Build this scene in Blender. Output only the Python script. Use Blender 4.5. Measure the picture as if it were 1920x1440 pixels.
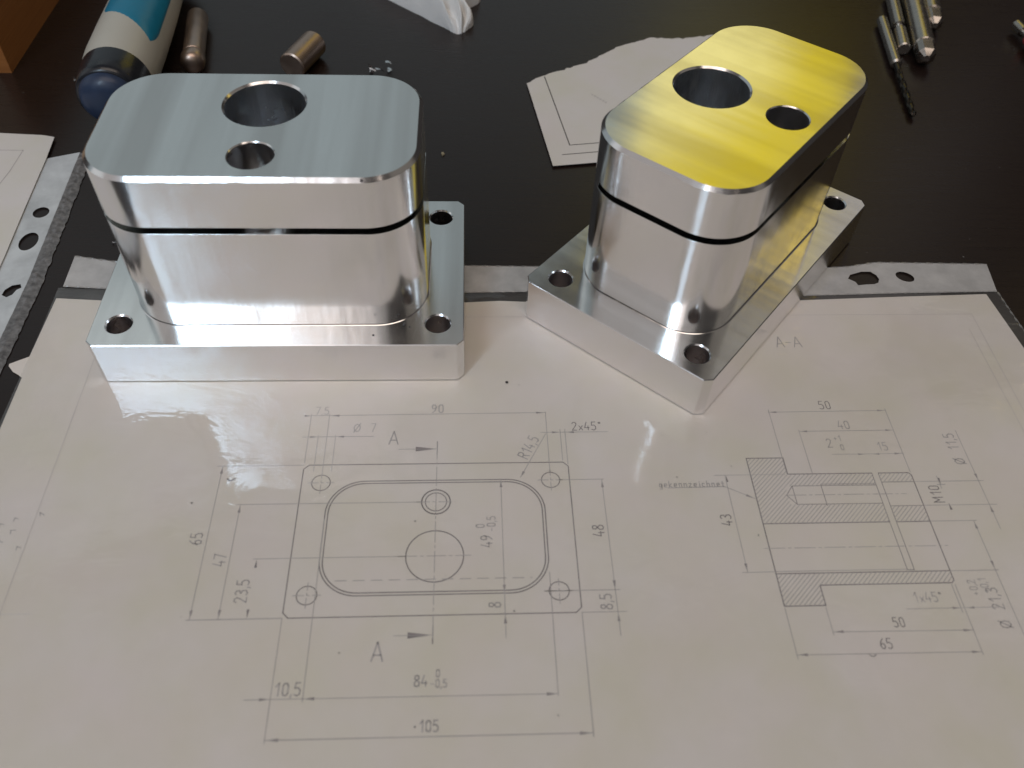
import bpy, bmesh, math, random
from mathutils import Vector, Matrix, noise
from mathutils.geometry import tessellate_polygon

# ------------------------------------------------------------------ scene, camera, light
for o in list(bpy.data.objects):
    bpy.data.objects.remove(o)
SC = bpy.context.scene
COL = SC.collection
SC.unit_settings.system = 'METRIC'
SC.unit_settings.scale_length = 0.01          # one unit is one centimetre
MM = 0.1                                      # every builder below works in millimetres
PI = math.pi
random.seed(4)

cam_d = bpy.data.cameras.new('camera')
cam = bpy.data.objects.new('camera', cam_d)
COL.objects.link(cam)
CAM = Vector((107.745, -167.850, 194.115)) * MM
RX = Vector((0.99902727, -0.03241808, 0.02989272))
RY = Vector((0.00518969, 0.75961759, 0.65034928))
RZ = Vector((-0.04379011, -0.64956154, 0.75904692))
cam.matrix_world = Matrix(((RX[0], RY[0], RZ[0], CAM[0]), (RX[1], RY[1], RZ[1], CAM[1]),
                           (RX[2], RY[2], RZ[2], CAM[2]), (0, 0, 0, 1)))
cam_d.sensor_width = 36
cam_d.lens = 30.588
cam_d.clip_start = 0.1
cam_d.clip_end = 1000
cam_d.dof.use_dof = True
cam_d.dof.focus_distance = 28.0
cam_d.dof.aperture_fstop = 0.17      # lens in mm over centimetre units: an opening 1.8 mm wide
SC.camera = cam

world = bpy.data.worlds.new('World')
SC.world = world
world.use_nodes = True
wn = world.node_tree
wn.nodes['Background'].inputs[0].default_value = (0.032, 0.029, 0.028, 1)
wn.nodes['Background'].inputs[1].default_value = 1.0

AIM = Vector((110, 10, 20)) * MM


def area_lamp(name, az, el, dist, w_deg, h_deg, radiance, color, seen_from=None):
    """Rectangular lamp; az is measured from +Y (away from the camera) towards +X, el above the table."""
    a, e = math.radians(az), math.radians(el)
    d = Vector((math.sin(a) * math.cos(e), math.cos(a) * math.cos(e), math.sin(e)))
    L = bpy.data.lights.new(name, 'AREA')
    L.shape = 'RECTANGLE'
    L.size = 2 * dist * math.tan(math.radians(w_deg / 2))
    L.size_y = 2 * dist * math.tan(math.radians(h_deg / 2))
    L.energy = radiance * PI * L.size * L.size_y
    L.color = color
    o = bpy.data.objects.new(name, L)
    COL.objects.link(o)
    o.location = (Vector(seen_from) * MM if seen_from else AIM) + d * dist
    o.rotation_euler = d.to_track_quat('Z', 'Y').to_euler()
    return o


# the window behind the photographer, a blue-white pane and a dimmer warm one beside it
BL1, BL2 = (48, 4, 25), (185, 60, 65)
area_lamp('window_light', 180 + 31.0, 43, 130, 9.5, 25, 10.5, (0.60, 0.81, 1.0), BL1)
area_lamp('window_light', 180 + 16.5, 43, 130, 11, 25, 0.9, (1.0, 0.86, 0.80), BL1)
# lamps standing in for pale room walls and the yellow thing the metal mirrors
area_lamp('wall_light', -40.5, 31, 140, 109, 40, 0.275, (0.82, 0.97, 1.03))
area_lamp('wall_light', 180 + 42, 42, 145, 110, 40, 0.33, (1.0, 0.93, 0.90))
area_lamp('wall_light', 80, 42, 140, 48, 34, 0.13, (1.0, 0.90, 0.78))
area_lamp('overhead_fill', 180, 76, 140, 44, 28, 2.1, (1.0, 0.85, 0.74))  # added fill lamp overhead, kept where no visible surface mirrors it
area_lamp('wall_light', 8, 54, 140, 70, 17, 0.20, (0.98, 0.97, 0.95))
area_lamp('wall_light', 31.5, 35, 140, 9, 20, 0.33, (0.98, 0.92, 0.92), (230, 55, 15))
area_lamp('yellow_light', 19.3, 31.5, 140, 14.2, 21, 0.68, (1.0, 0.77, 0.0), BL2)
area_lamp('yellow_light', 53.4, 37.3, 140, 6.5, 6.5, 0.95, (1.0, 0.70, 0.03), (225, 50, 15))

SC.view_settings.view_transform = 'Standard'
SC.view_settings.look = 'None'
SC.view_settings.exposure = 0.0
SC.view_settings.gamma = 1.0
SC.view_settings.use_curve_mapping = False
SC.cycles.use_denoising = True
SC.cycles.max_bounces = 10
SC.cycles.glossy_bounces = 6
SC.cycles.transparent_max_bounces = 16
SC.cycles.caustics_reflective = True
SC.cycles.blur_glossy = 0.3


# ------------------------------------------------------------------ node helpers
class NT:
    def __init__(s, name):
        s.m = bpy.data.materials.new(name)
        s.m.use_nodes = True
        s.t = s.m.node_tree
        s.t.nodes.clear()
        s.out = s.t.nodes.new('ShaderNodeOutputMaterial')
        s.co = s.t.nodes.new('ShaderNodeTexCoord')

    def n(s, kind, **kw):
        nd = s.t.nodes.new('ShaderNode' + kind)
        for k, v in kw.items():
            if k.startswith('_'):
                setattr(nd, k[1:], v)
                continue
            key = int(k[1:]) if k[0] == 'i' and k[1:].isdigit() else k.replace('__', ' ')
            sock = nd.inputs[key]
            if isinstance(v, bpy.types.NodeSocket):
                s.t.links.new(v, sock)
            else:
                sock.default_value = v
        return nd

    def map(s, scale=(1, 1, 1), rot=(0, 0, 0), loc=(0, 0, 0), which='Object'):
        return s.n('Mapping', Vector=s.co.outputs[which], Scale=scale, Rotation=rot, Location=loc).outputs[0]

    def noise(s, vec, scale, detail=3, rough=0.5, dist=0.0):
        return s.n('TexNoise', Vector=vec, Scale=scale, Detail=detail, Roughness=rough, Distortion=dist).outputs['Fac']

    def ramp(s, fac, stops):
        r = s.n('ValToRGB', Fac=fac)
        e = r.color_ramp.elements
        while len(e) < len(stops):
            e.new(0.5)
        for el, (p, c) in zip(e, stops):
            el.position = p
            el.color = c if len(c) == 4 else (*c, 1)
        return r.outputs[0]

    def rng(s, fac, a, b, c=0.0, d=1.0):
        return s.n('MapRange', i0=fac, i1=a, i2=b, i3=c, i4=d).outputs[0]

    def math(s, op, a, b=0.0):
        return s.n('Math', _operation=op, i0=a, i1=b).outputs[0]

    def bump(s, h, strength=0.2, dist=0.01, normal=None):
        kw = dict(Height=h, Strength=strength, Distance=dist)
        if normal is not None:
            kw['Normal'] = normal
        return s.n('Bump', **kw).outputs[0]

    def pbr(s, **kw):
        p = s.n('BsdfPrincipled', **kw)
        s.t.links.new(p.outputs[0], s.out.inputs[0])
        return s.m


def mixc(t, fac, a, b):
    nd = t.t.nodes.new('ShaderNodeMix')
    nd.data_type = 'RGBA'
    for i, v in ((0, fac), (6, a), (7, b)):
        if isinstance(v, bpy.types.NodeSocket):
            t.t.links.new(v, nd.inputs[i])
        else:
            nd.inputs[i].default_value = v if i == 0 or len(v) == 4 else (*v, 1)
    return nd.outputs[2]


# ------------------------------------------------------------------ materials
def mat_alu(name, kind):
    t = NT(name)
    smudge = t.noise(t.map((1, 1, 1)), 0.9, 4, 0.6)
    if kind == 'side':        # end-milled walls: fine upright tool lines
        fine = t.noise(t.map((60, 60, 0.6)), 1.0, 2, 0.5)
        broad = t.noise(t.map((2.2, 2.2, 0.25)), 1.0, 2, 0.5)
        nrm = t.bump(fine, 0.10, 0.004)
        nrm = t.bump(broad, 0.22, 0.03, nrm)
        rough = t.rng(smudge, 0.3, 0.7, 0.13, 0.21)
        col = (0.81, 0.80, 0.805, 1)
    elif kind == 'top':       # face-milled: long shallow passes
        fine = t.noise(t.map((30, 0.5, 1), (0, 0, 0.06)), 1.0, 2, 0.5)
        broad = t.noise(t.map((1.0, 0.10, 1), (0, 0, 0.10)), 1.0, 2, 0.5)
        nrm = t.bump(fine, 0.05, 0.003)
        nrm = t.bump(broad, 0.28, 0.04, nrm)
        rough = t.rng(smudge, 0.3, 0.7, 0.14, 0.19)
        sheen_band = t.noise(t.map((1.25, 0.05, 1), (0, 0, 0.12), (4, 2, 0)), 1.0, 2, 0.4)  # mirrored light and dark stripes, painted into the base colour
        col = mixc(t, t.rng(sheen_band, 0.36, 0.64), (0.73, 0.725, 0.705), (0.92, 0.93, 0.915))
    elif kind == 'drill':     # rough drilled walls, shade inside the small holes put into the colour
        rings = t.noise(t.map((1.5, 1.5, 18)), 1.0, 3, 0.6)
        nrm = t.bump(rings, 0.5, 0.015)
        rough = t.rng(smudge, 0.3, 0.7, 0.24, 0.34)
        col = (0.58, 0.56, 0.57, 1)
    elif kind == 'bore':
        fine = t.noise(t.map((4.5, 4.5, 0.03)), 1.0, 3, 0.6)
        rings = t.noise(t.map((0.3, 0.3, 30)), 1.0, 2, 0.5)
        nrm = t.bump(fine, 0.6, 0.03)
        nrm = t.bump(rings, 0.06, 0.004, nrm)
        rough = t.rng(smudge, 0.3, 0.7, 0.20, 0.30)
        col = (0.82, 0.84, 0.87, 1)
    else:                     # sawn and milled flange rim
        fine = t.noise(t.map((40, 40, 1.2)), 1.0, 2, 0.5)
        nrm = t.bump(fine, 0.10, 0.004)
        rough = t.rng(smudge, 0.3, 0.7, 0.15, 0.21)
        col = (0.84, 0.83, 0.835, 1)
    return t.pbr(**{'Base Color': col, 'Metallic': 1.0, 'Roughness': rough, 'Normal': nrm})


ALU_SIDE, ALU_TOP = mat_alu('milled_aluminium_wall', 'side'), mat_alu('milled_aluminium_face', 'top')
ALU_DRILL = None
ALU_BORE, ALU_RIM = mat_alu('bored_aluminium', 'bore'), mat_alu('aluminium_rim', 'rim')

ALU_DRILL = mat_alu('drilled_aluminium', 'drill')


def mat_table():
    t = NT('dark_stained_wood')
    grain = t.noise(t.map((0.35, 9, 1), (0, 0, 0.05)), 1.0, 6, 0.65, 0.4)
    cloud = t.noise(t.map((0.3, 0.3, 1)), 1.0, 3, 0.5)
    col = mixc(t, t.rng(grain, 0.35, 0.75), (0.0130, 0.0068, 0.0052), (0.0170, 0.0084, 0.0063))
    col = mixc(t, t.rng(cloud, 0.35, 0.7, 0, 0.5), col, (0.016, 0.0095, 0.008))
    dust = t.n('TexVoronoi', Vector=t.map(), Scale=2.6, Randomness=1.0).outputs['Distance']
    dustm = t.math('MULTIPLY', t.rng(dust, 0.035, 0.02), t.rng(t.noise(t.map(), 1.3, 2), 0.52, 0.6))
    col = mixc(t, t.math('MULTIPLY', dustm, 0.35), col, (0.26, 0.22, 0.19))
    scr = t.noise(t.map((0.6, 22, 1), (0, 0, 0.5)), 1.0, 2, 0.5)
    rough = t.math('ADD', t.rng(grain, 0.3, 0.7, 0.26, 0.32), t.math('MULTIPLY', t.rng(scr, 0.66, 0.72), 0.12))
    nrm = t.bump(grain, 0.035, 0.01)
    return t.pbr(**{'Base Color': col, 'Roughness': rough, 'Normal': nrm, 'Specular IOR Level': 0.45})


def mat_paper(name, tint=(0.80, 0.735, 0.695)):
    t = NT(name)
    a = t.noise(t.map((1, 1, 1)), 0.35, 3, 0.55)
    b = t.noise(t.map((1, 1, 1), (0, 0, 1), (7, 3, 0)), 0.45, 2, 0.5)
    fib = t.noise(t.map(), 45, 3, 0.6)
    lo = tuple(c * 0.955 for c in tint)
    col = mixc(t, t.rng(a, 0.35, 0.65), tint, (lo[0] * 0.99, lo[1] * 0.995, lo[2] * 0.90))
    col = mixc(t, t.rng(b, 0.4, 0.7, 0, 0.5), col, (tint[0] * 1.0, tint[1] * 0.965, tint[2] * 0.975))
    sp = t.n('TexVoronoi', Vector=t.map((1, 1, 1)), Scale=0.75, Randomness=1.0).outputs['Distance']
    col = mixc(t, t.math('MULTIPLY', t.rng(sp, 0.016, 0.010), 0.3), col, (0.22, 0.17, 0.14))
    return t.pbr(**{'Base Color': col, 'Roughness': 0.75, 'Normal': t.bump(fib, 0.05, 0.003),
                    'Specular IOR Level': 0.25})


def mat_film(name, haze, wrinkle=1.0, rough=0.055, tint=(0.80, 0.80, 0.78)):
    """Clear or milky plastic film: Fresnel gloss over a partly scattering, partly transparent sheet."""
    t = NT(name)
    big = t.noise(t.map((1, 1, 1)), 0.22, 2, 0.5)
    cr = t.noise(t.map((0.8, 1.6, 1), (0, 0, 0.35)), 0.7, 3, 0.55, 0.9)
    crm = t.rng(t.noise(t.map((1, 1, 1), loc=(3, 1, 0)), 0.28, 2, 0.5), 0.38, 0.66)
    nrm = t.bump(big, 0.5 * wrinkle, 0.10)
    nrm = t.bump(t.math('MULTIPLY', cr, crm), 0.85 * wrinkle, 0.05, nrm)
    # a thin sheet has air on both sides, so light leaving it is not trapped underneath
    back = t.n('NewGeometry').outputs['Backfacing']
    fr = t.n('Fresnel', IOR=t.rng(back, 0, 1, 1.52, 1 / 1.52), Normal=nrm).outputs[0]
    tr = t.n('BsdfTransparent', Color=(0.97, 0.97, 0.965, 1))
    hz = t.noise(t.map((1, 1, 1)), 0.8, 4, 0.6)
    df = t.n('BsdfDiffuse', Color=(*tint, 1))
    m1 = t.n('MixShader', i0=t.rng(hz, 0.3, 0.7, haze * 0.8, haze * 1.2), i1=tr.outputs[0], i2=df.outputs[0])
    gl = t.n('BsdfGlossy', Color=(1, 1, 1, 1), Roughness=rough, Normal=nrm)
    m2 = t.n('MixShader', i0=fr, i1=m1.outputs[0], i2=gl.outputs[0])
    t.t.links.new(m2.outputs[0], t.out.inputs[0])
    return t.m


def mat_simple(name, col, rough=0.4, metal=0.0, bump=0.0, scale=3.0, var=0.12, coat=0.0):
    t = NT(name)
    n = t.noise(t.map(), scale, 4, 0.6)
    c = mixc(t, t.rng(n, 0.3, 0.7), tuple(x * (1 - var) for x in col), tuple(min(1, x * (1 + var)) for x in col))
    kw = {'Base Color': c, 'Roughness': t.rng(n, 0.3, 0.7, rough * 0.85, min(1, rough * 1.15)), 'Metallic': metal,
          'Coat Weight': coat}
    if bump:
        kw['Normal'] = t.bump(t.noise(t.map(), scale * 6, 3), bump, 0.01)
    return t.pbr(**kw)


def mat_wood(name, a, b):
    t = NT(name)
    g = t.noise(t.map((1.2, 0.25, 14)), 1.0, 5, 0.6, 0.5)
    c = mixc(t, t.rng(g, 0.3, 0.7), a, b)
    return t.pbr(**{'Base Color': c, 'Roughness': 0.5, 'Normal': t.bump(g, 0.1, 0.01)})


TABLE = mat_table()
PAPER = mat_paper('drawing_paper')
PAPER_B = mat_paper('plain_paper', (0.76, 0.725, 0.715))
INK = mat_simple('dark_print', (0.25, 0.215, 0.215), 0.8, var=0.25, scale=2)
INK_THIN = mat_simple('faint_print', (0.46, 0.42, 0.415), 0.8, var=0.14, scale=1.2)
INK_PALE = mat_simple('worn_print', (0.52, 0.48, 0.47), 0.8, var=0.1, scale=1.2)
INK_NICK = mat_simple('dull_dent', (0.10, 0.09, 0.09), 0.6, 0.6)
INK_GHOST = mat_simple('ghost_print', (0.66, 0.60, 0.575), 0.8, var=0.05, scale=1.0)
INK_BLACK = mat_simple('black_print', (0.05, 0.045, 0.045), 0.7)
FILM = mat_film('clear_film', 0.075)
STRIP = mat_film('milky_film', 0.78, 0.35, 0.22, (0.62, 0.60, 0.59))
STRIP_B = mat_film('milky_film_fresh', 0.85, 0.35, 0.22, (0.68, 0.71, 0.73))
SEAM = mat_film('crimped_film', 0.34, 2.2, 0.2, (0.55, 0.52, 0.49))


# ------------------------------------------------------------------ object helpers
def tag(o, label=None, cat=None, group=None, kind=None):
    if label: o['label'] = label
    if cat: o['category'] = cat
    if group: o['group'] = group
    if kind: o['kind'] = kind
    return o


def empty(name, loc=(0, 0, 0), rz=0.0):
    o = bpy.data.objects.new(name, None)
    o.empty_display_size = 0.5
    COL.objects.link(o)
    o.location = Vector(loc) * MM
    o.rotation_euler = (0, 0, rz)
    return o


class MB:
    """Collects verts (mm) and faces, links them as one mesh object."""

    def __init__(s):
        s.v, s.f, s.mi = [], [], []

    def add(s, vs, fs, mi=0):
        b = len(s.v)
        s.v += [tuple(p) for p in vs]
        s.f += [tuple(i + b for i in f) for f in fs]
        s.mi += [mi] * len(fs)

    def ring_strip(s, a, b, mi=0, closed=True):
        n = len(a)
        fs = [(i, (i + 1) % n, n + (i + 1) % n, n + i) for i in range(n if closed else n - 1)]
        s.add(list(a) + list(b), fs, mi)

    def cap(s, loops, z, mi=0, flip=False):
        polys = [[Vector((p[0], p[1], 0)) for p in l] for l in loops]
        flat = [p for l in loops for p in l]
        tris = tessellate_polygon(polys)
        fs = []
        for t in tris:
            a, b, c = (flat[i] for i in t)
            ar = (b[0] - a[0]) * (c[1] - a[1]) - (b[1] - a[1]) * (c[0] - a[0])
            if abs(ar) < 1e-9:
                continue
            t = t if (ar > 0) != flip else (t[0], t[2], t[1])
            fs.append(tuple(t))
        s.add([(p[0], p[1], z) for p in flat], fs, mi)

    def build(s, name, mats, parent=None, smooth=30, weld=True):
        me = bpy.data.meshes.new(name)
        me.from_pydata([(x * MM, y * MM, z * MM) for x, y, z in s.v], [], s.f)
        for m in (mats if isinstance(mats, (list, tuple)) else [mats]):
            me.materials.append(m)
        me.polygons.foreach_set('material_index', s.mi)
        if weld:
            bm = bmesh.new()
            bm.from_mesh(me)
            bmesh.ops.remove_doubles(bm, verts=bm.verts, dist=1e-5)
            bm.to_mesh(me)
            bm.free()
        if smooth:
            me.polygons.foreach_set('use_smooth', [True] * len(me.polygons))
            me.set_sharp_from_angle(angle=math.radians(smooth))
        me.update()
        o = bpy.data.objects.new(name, me)
        COL.objects.link(o)
        if parent:
            o.parent = parent
        return o


def lathe(mb, prof, axis0, axis1, seg=32, mi=0, cap=True, upv=(0, 0, 1), sections=None):
    """prof: [(t mm along the axis, radius)]; axis from axis0 towards axis1."""
    a0, a1 = Vector(axis0), Vector(axis1)
    d = (a1 - a0).normalized()
    u = Vector(upv) - d * Vector(upv).dot(d)
    u.normalize()
    w = d.cross(u)
    rings = []
    for t, r in prof:
        c = a0 + d * t
        rings.append([c + (u * math.cos(2 * PI * k / seg) + w * math.sin(2 * PI * k / seg)) * r for k in range(seg)])
    for a, b in zip(rings, rings[1:]):
        mb.ring_strip(a, b, mi)
    if cap:
        mb.add(rings[0], [tuple(range(seg))[::-1]], mi)
        mb.add(rings[-1], [tuple(range(seg))], mi)


def box(mb, x0, x1, y0, y1, z0, z1, mi=0):
    v = [(x, y, z) for z in (z0, z1) for x, y in ((x0, y0), (x1, y0), (x1, y1), (x0, y1))]
    mb.add(v, [(0, 3, 2, 1), (4, 5, 6, 7), (0, 1, 5, 4), (1, 2, 6, 5), (2, 3, 7, 6), (3, 0, 4, 7)], mi)


# ------------------------------------------------------------------ table
mb = MB()
NX = 60
xs = [-420 + 1100 * i / NX for i in range(NX + 1)]
ys = [-520 + 1150 * i / NX for i in range(NX + 1)]
box(mb, -420, 680, -520, 640, -30, -0.7)
tag(mb.build('tabletop', TABLE, smooth=0), kind='structure')


# ------------------------------------------------------------------ the two machined blocks
def rrect(x0, x1, y0, y1, r, off=0.0, seg=20, step=0):
    """rounded rectangle; step > 0 also puts points along the straights (same count for any offset)"""
    w, h = x1 - x0 - 2 * r, y1 - y0 - 2 * r
    x0, x1, y0, y1, r = x0 + off, x1 - off, y0 + off, y1 - off, max(0.05, r - off)
    pts = []
    for cx, cy, a0, L in ((x1 - r, y1 - r, 0, w), (x0 + r, y1 - r, 90, h), (x0 + r, y0 + r, 180, w), (x1 - r, y0 + r, 270, h)):
        for k in range(seg + 1):
            a = math.radians(a0 + 90 * k / seg)
            pts.append((cx + r * math.cos(a), cy + r * math.sin(a)))
        if step:
            n = int(L / step)
            a = math.radians(a0 + 180)
            for k in range(1, n):
                pts.append((pts[-1][0] + math.cos(a) * L / n, pts[-1][1] + math.sin(a) * L / n))
    return pts


def octo(w, h, c, off=0.0):
    k = off * (math.sqrt(2) - 1) + c * 0 + 0.0
    x0, x1, y0, y1 = off, w - off, off, h - off
    e = c - off + k + 0 * off
    e = c + off * (math.sqrt(2) - 2)
    return [(x1, y0 + e), (x1, y1 - e), (x1 - e, y1), (x0 + e, y1), (x0, y1 - e), (x0, y0 + e), (x0 + e, y0), (x1 - e, y0)]


def circ(cx, cy, r, seg=48):
    return [(cx + r * math.cos(2 * PI * k / seg), cy + r * math.sin(2 * PI * k / seg)) for k in range(seg)]


def at(loop, z):
    return [(x, y, z) for x, y in loop]


def solid(mb, outer, holes, z0, z1, top_b=0.15, bot_b=0.0, hole_b=0.25, hole_bot=0.0, mi_side=0, mi_top=1, mi_hole=2,
          mi_bevel=0, flare=0.0, uneven=0.0):
    """outer: f(offset)->loop; holes: [(cx,cy,r)]. Prism with chamfered edges and chamfered through holes."""
    rows = [at(outer(bot_b), z0)]
    if bot_b:
        rows.append(at(outer(0), z0 + bot_b))
    if flare:
        rows = [at(outer(-flare), z0), at(outer(-flare * 0.35), z0 + flare * 0.35), at(outer(0), z0 + flare)]
    rows.append([(x, y, z1 - top_b + uneven * (0.6 * noise.noise(Vector((x * 0.9, y * 0.9, z1))) + 0.4 * noise.noise(Vector((x * 0.25, y * 0.25, 3)))))
                 for x, y in outer(0)])
    mids = len(rows)
    if top_b:
        rows.append(at(outer(top_b), z1))
    for i, (a, b) in enumerate(zip(rows, rows[1:])):
        mb.ring_strip(a, b, mi_bevel if i >= mids - 1 else mi_side)
    hb = [hole_b] * len(holes) if not isinstance(hole_b, (list, tuple)) else hole_b
    tops = [outer(top_b)]
    for (cx, cy, r), b in zip(holes, hb):
        tops.append(circ(cx, cy, r + b))
        mb.ring_strip(at(circ(cx, cy, r + b), z1), at(circ(cx, cy, r), z1 - b), mi_bevel)
        mb.ring_strip(at(circ(cx, cy, r), z1 - b), at(circ(cx, cy, r), z0), mi_hole if r > 6 else mi_hole + 1)
    mb.cap(tops, z1, mi_top)
    mb.cap([outer(bot_b)] + [circ(*h) for h in holes], z0, mi_top, flip=True)


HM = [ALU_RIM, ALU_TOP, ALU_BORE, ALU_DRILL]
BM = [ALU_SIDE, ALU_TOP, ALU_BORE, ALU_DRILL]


def make_block(loc, rz, label):
    root = empty('machined_block', loc, rz)
    tag(root, label, 'machined block', 'machined aluminium blocks')
    mb = MB()
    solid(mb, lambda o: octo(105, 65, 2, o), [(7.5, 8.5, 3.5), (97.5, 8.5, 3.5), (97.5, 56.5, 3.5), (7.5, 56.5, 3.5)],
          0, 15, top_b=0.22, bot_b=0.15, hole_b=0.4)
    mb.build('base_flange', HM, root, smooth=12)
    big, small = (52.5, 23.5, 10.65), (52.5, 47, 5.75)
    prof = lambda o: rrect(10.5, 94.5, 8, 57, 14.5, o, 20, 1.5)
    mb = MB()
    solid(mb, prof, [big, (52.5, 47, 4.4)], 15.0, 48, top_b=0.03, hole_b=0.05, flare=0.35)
    mb.build('lower_boss', BM, root, smooth=12)
    # web that joins the two halves behind the sawn slot
    lo = [p for p in rrect(10.5, 94.5, 8, 57, 14.5, 0.0) if p[1] <= 14.0]
    lo.sort(key=lambda p: p[0])
    xa, xb = lo[0][0], lo[-1][0]
    hw = math.sqrt(10.65 ** 2 - 9.5 ** 2)
    arc = []
    for k in range(13):
        a = -PI / 2 + math.asin(hw / 10.65) * (1 - 2 * k / 12)
        arc.append((52.5 + 10.65 * math.cos(a), 23.5 + 10.65 * math.sin(a)))
    web = [p for p in lo] + [(xb, 14.0)] + arc + [(xa, 14.0)]
    mb = MB()
    n = len(web)
    mb.add(at(web, 48) + at(web, 50), [(i, (i + 1) % n, n + (i + 1) % n, n + i) for i in range(n)])
    mb.build('web', ALU_SIDE, root)
    mb = MB()
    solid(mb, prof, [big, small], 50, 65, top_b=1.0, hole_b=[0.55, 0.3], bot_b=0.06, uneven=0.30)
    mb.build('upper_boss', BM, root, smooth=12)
    return root


def nick(root, x, y, z, r):
    mb = MB()
    lathe(mb, [(0, r * 0.5), (r * 0.3, r), (r * 0.7, r * 0.6)], (x, y, z), (x, y + 1, z + 1), 7)
    mb.build('nick', INK_NICK, root, smooth=0)


# block one stands with its small hole towards the camera: turned half a turn about its base
left = make_block((105, 65, 0), PI, 'silver aluminium block on the left with a grey top and its small hole in front')
nick(left, 24.3, 56.3, 64.25, 0.55)
nick(left, 17.0, 56.9, 15.2, 0.45)
nick(left, 15.5, 57.9, 15.05, 0.3)
make_block((191.125, 107.129, 0), -2.27768, 'aluminium block turned cornerwise with a bright yellow sheen on its top')


# ------------------------------------------------------------------ printed drawing: strokes as thin ribbons
GL = {  # single-stroke lettering, box 0..0.62 wide, 0..1 high
    '0': [[(0.1, 0.2), (0.1, 0.8), (0.2, 0.97), (0.4, 0.97), (0.5, 0.8), (0.5, 0.2), (0.4, 0.03), (0.2, 0.03), (0.1, 0.2)]],
    '1': [[(0.12, 0.72), (0.34, 1), (0.34, 0)]],
    '2': [[(0.08, 0.8), (0.18, 0.97), (0.4, 0.97), (0.5, 0.78), (0.42, 0.55), (0.08, 0), (0.52, 0)]],
    '3': [[(0.1, 0.9), (0.25, 1), (0.45, 0.92), (0.47, 0.68), (0.25, 0.54), (0.48, 0.42), (0.5, 0.15), (0.28, 0), (0.08, 0.1)]],
    '4': [[(0.26, 1), (0.06, 0.3), (0.52, 0.3)], [(0.4, 0.5), (0.4, 0)]],
    '5': [[(0.48, 1), (0.14, 1), (0.1, 0.58), (0.34, 0.62), (0.5, 0.42), (0.48, 0.12), (0.3, 0), (0.08, 0.08)]],
    '6': [[(0.44, 1), (0.18, 0.7), (0.08, 0.3), (0.2, 0.02), (0.4, 0.02), (0.5, 0.25), (0.42, 0.5), (0.2, 0.5), (0.1, 0.35)]],
    '7': [[(0.06, 1), (0.5, 1), (0.22, 0)]],
    '8': [[(0.28, 0.54), (0.12, 0.7), (0.14, 0.94), (0.28, 1), (0.44, 0.94), (0.46, 0.7), (0.28, 0.54), (0.08, 0.36), (0.1, 0.08), (0.28, 0), (0.46, 0.08), (0.5, 0.36), (0.28, 0.54)]],
    '9': [[(0.14, 0), (0.4, 0.3), (0.5, 0.7), (0.38, 0.98), (0.18, 0.98), (0.08, 0.75), (0.16, 0.5), (0.36, 0.5), (0.48, 0.62)]],
    'A': [[(0.02, 0), (0.3, 1), (0.58, 0)], [(0.12, 0.32), (0.48, 0.32)]],
    'R': [[(0.08, 0), (0.08, 1), (0.38, 1), (0.5, 0.85), (0.48, 0.62), (0.36, 0.52), (0.08, 0.52)], [(0.3, 0.52), (0.52, 0)]],
    'M': [[(0.04, 0), (0.04, 1), (0.3, 0.4), (0.56, 1), (0.56, 0)]],
    'x': [[(0.1, 0), (0.45, 0.55)], [(0.1, 0.55), (0.45, 0)]],
    'o': [[(0.15, 0.82), (0.15, 0.95), (0.3, 0.95), (0.3, 0.82), (0.15, 0.82)]],
    '.': [[(0.12, 0.42), (0.2, 0.5)], [(0.12, 0.5), (0.2, 0.42)]],
    ',': [[(0.12, 0.08), (0.06, -0.18)]],
    '-': [[(0.08, 0.45), (0.42, 0.45)]],
    '+': [[(0.08, 0.45), (0.42, 0.45)], [(0.25, 0.25), (0.25, 0.65)]],
    'O': [[(0.05, 0.5), (0.12, 0.82), (0.35, 0.95), (0.58, 0.82), (0.65, 0.5), (0.58, 0.18), (0.35, 0.05), (0.12, 0.18), (0.05, 0.5)], [(0.05, -0.05), (0.66, 1.05)]],
    'g': [[(0.42, 0.55), (0.15, 0.55), (0.1, 0.1), (0.4, 0.05), (0.42, 0.55), (0.42, -0.25), (0.12, -0.25)]],
    'e': [[(0.1, 0.3), (0.42, 0.3), (0.4, 0.55), (0.15, 0.55), (0.1, 0.1), (0.4, 0.02)]],
    'k': [[(0.1, 0), (0.1, 0.95)], [(0.42, 0.58), (0.12, 0.28), (0.42, 0)]],
    'n': [[(0.1, 0), (0.1, 0.58), (0.38, 0.55), (0.42, 0.4), (0.42, 0)]],
    'z': [[(0.08, 0.56), (0.42, 0.56), (0.08, 0), (0.42, 0)]],
    'i': [[(0.2, 0), (0.2, 0.56)], [(0.2, 0.75), (0.2, 0.82)]],
    'c': [[(0.42, 0.5), (0.18, 0.57), (0.1, 0.3), (0.18, 0.02), (0.42, 0.08)]],
    'h': [[(0.1, 0), (0.1, 0.95)], [(0.1, 0.5), (0.36, 0.56), (0.42, 0.4), (0.42, 0)]],
    't': [[(0.22, 0.85), (0.22, 0.08), (0.4, 0)], [(0.06, 0.56), (0.4, 0.56)]],
}
ADV = {',': 0.26, '.': 0.5, '1': 0.56, 'i': 0.42, 'o': 0.45, '-': 0.6, 'O': 1.15, ' ': 0.5, 'M': 0.78, 'x': 0.6}


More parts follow.
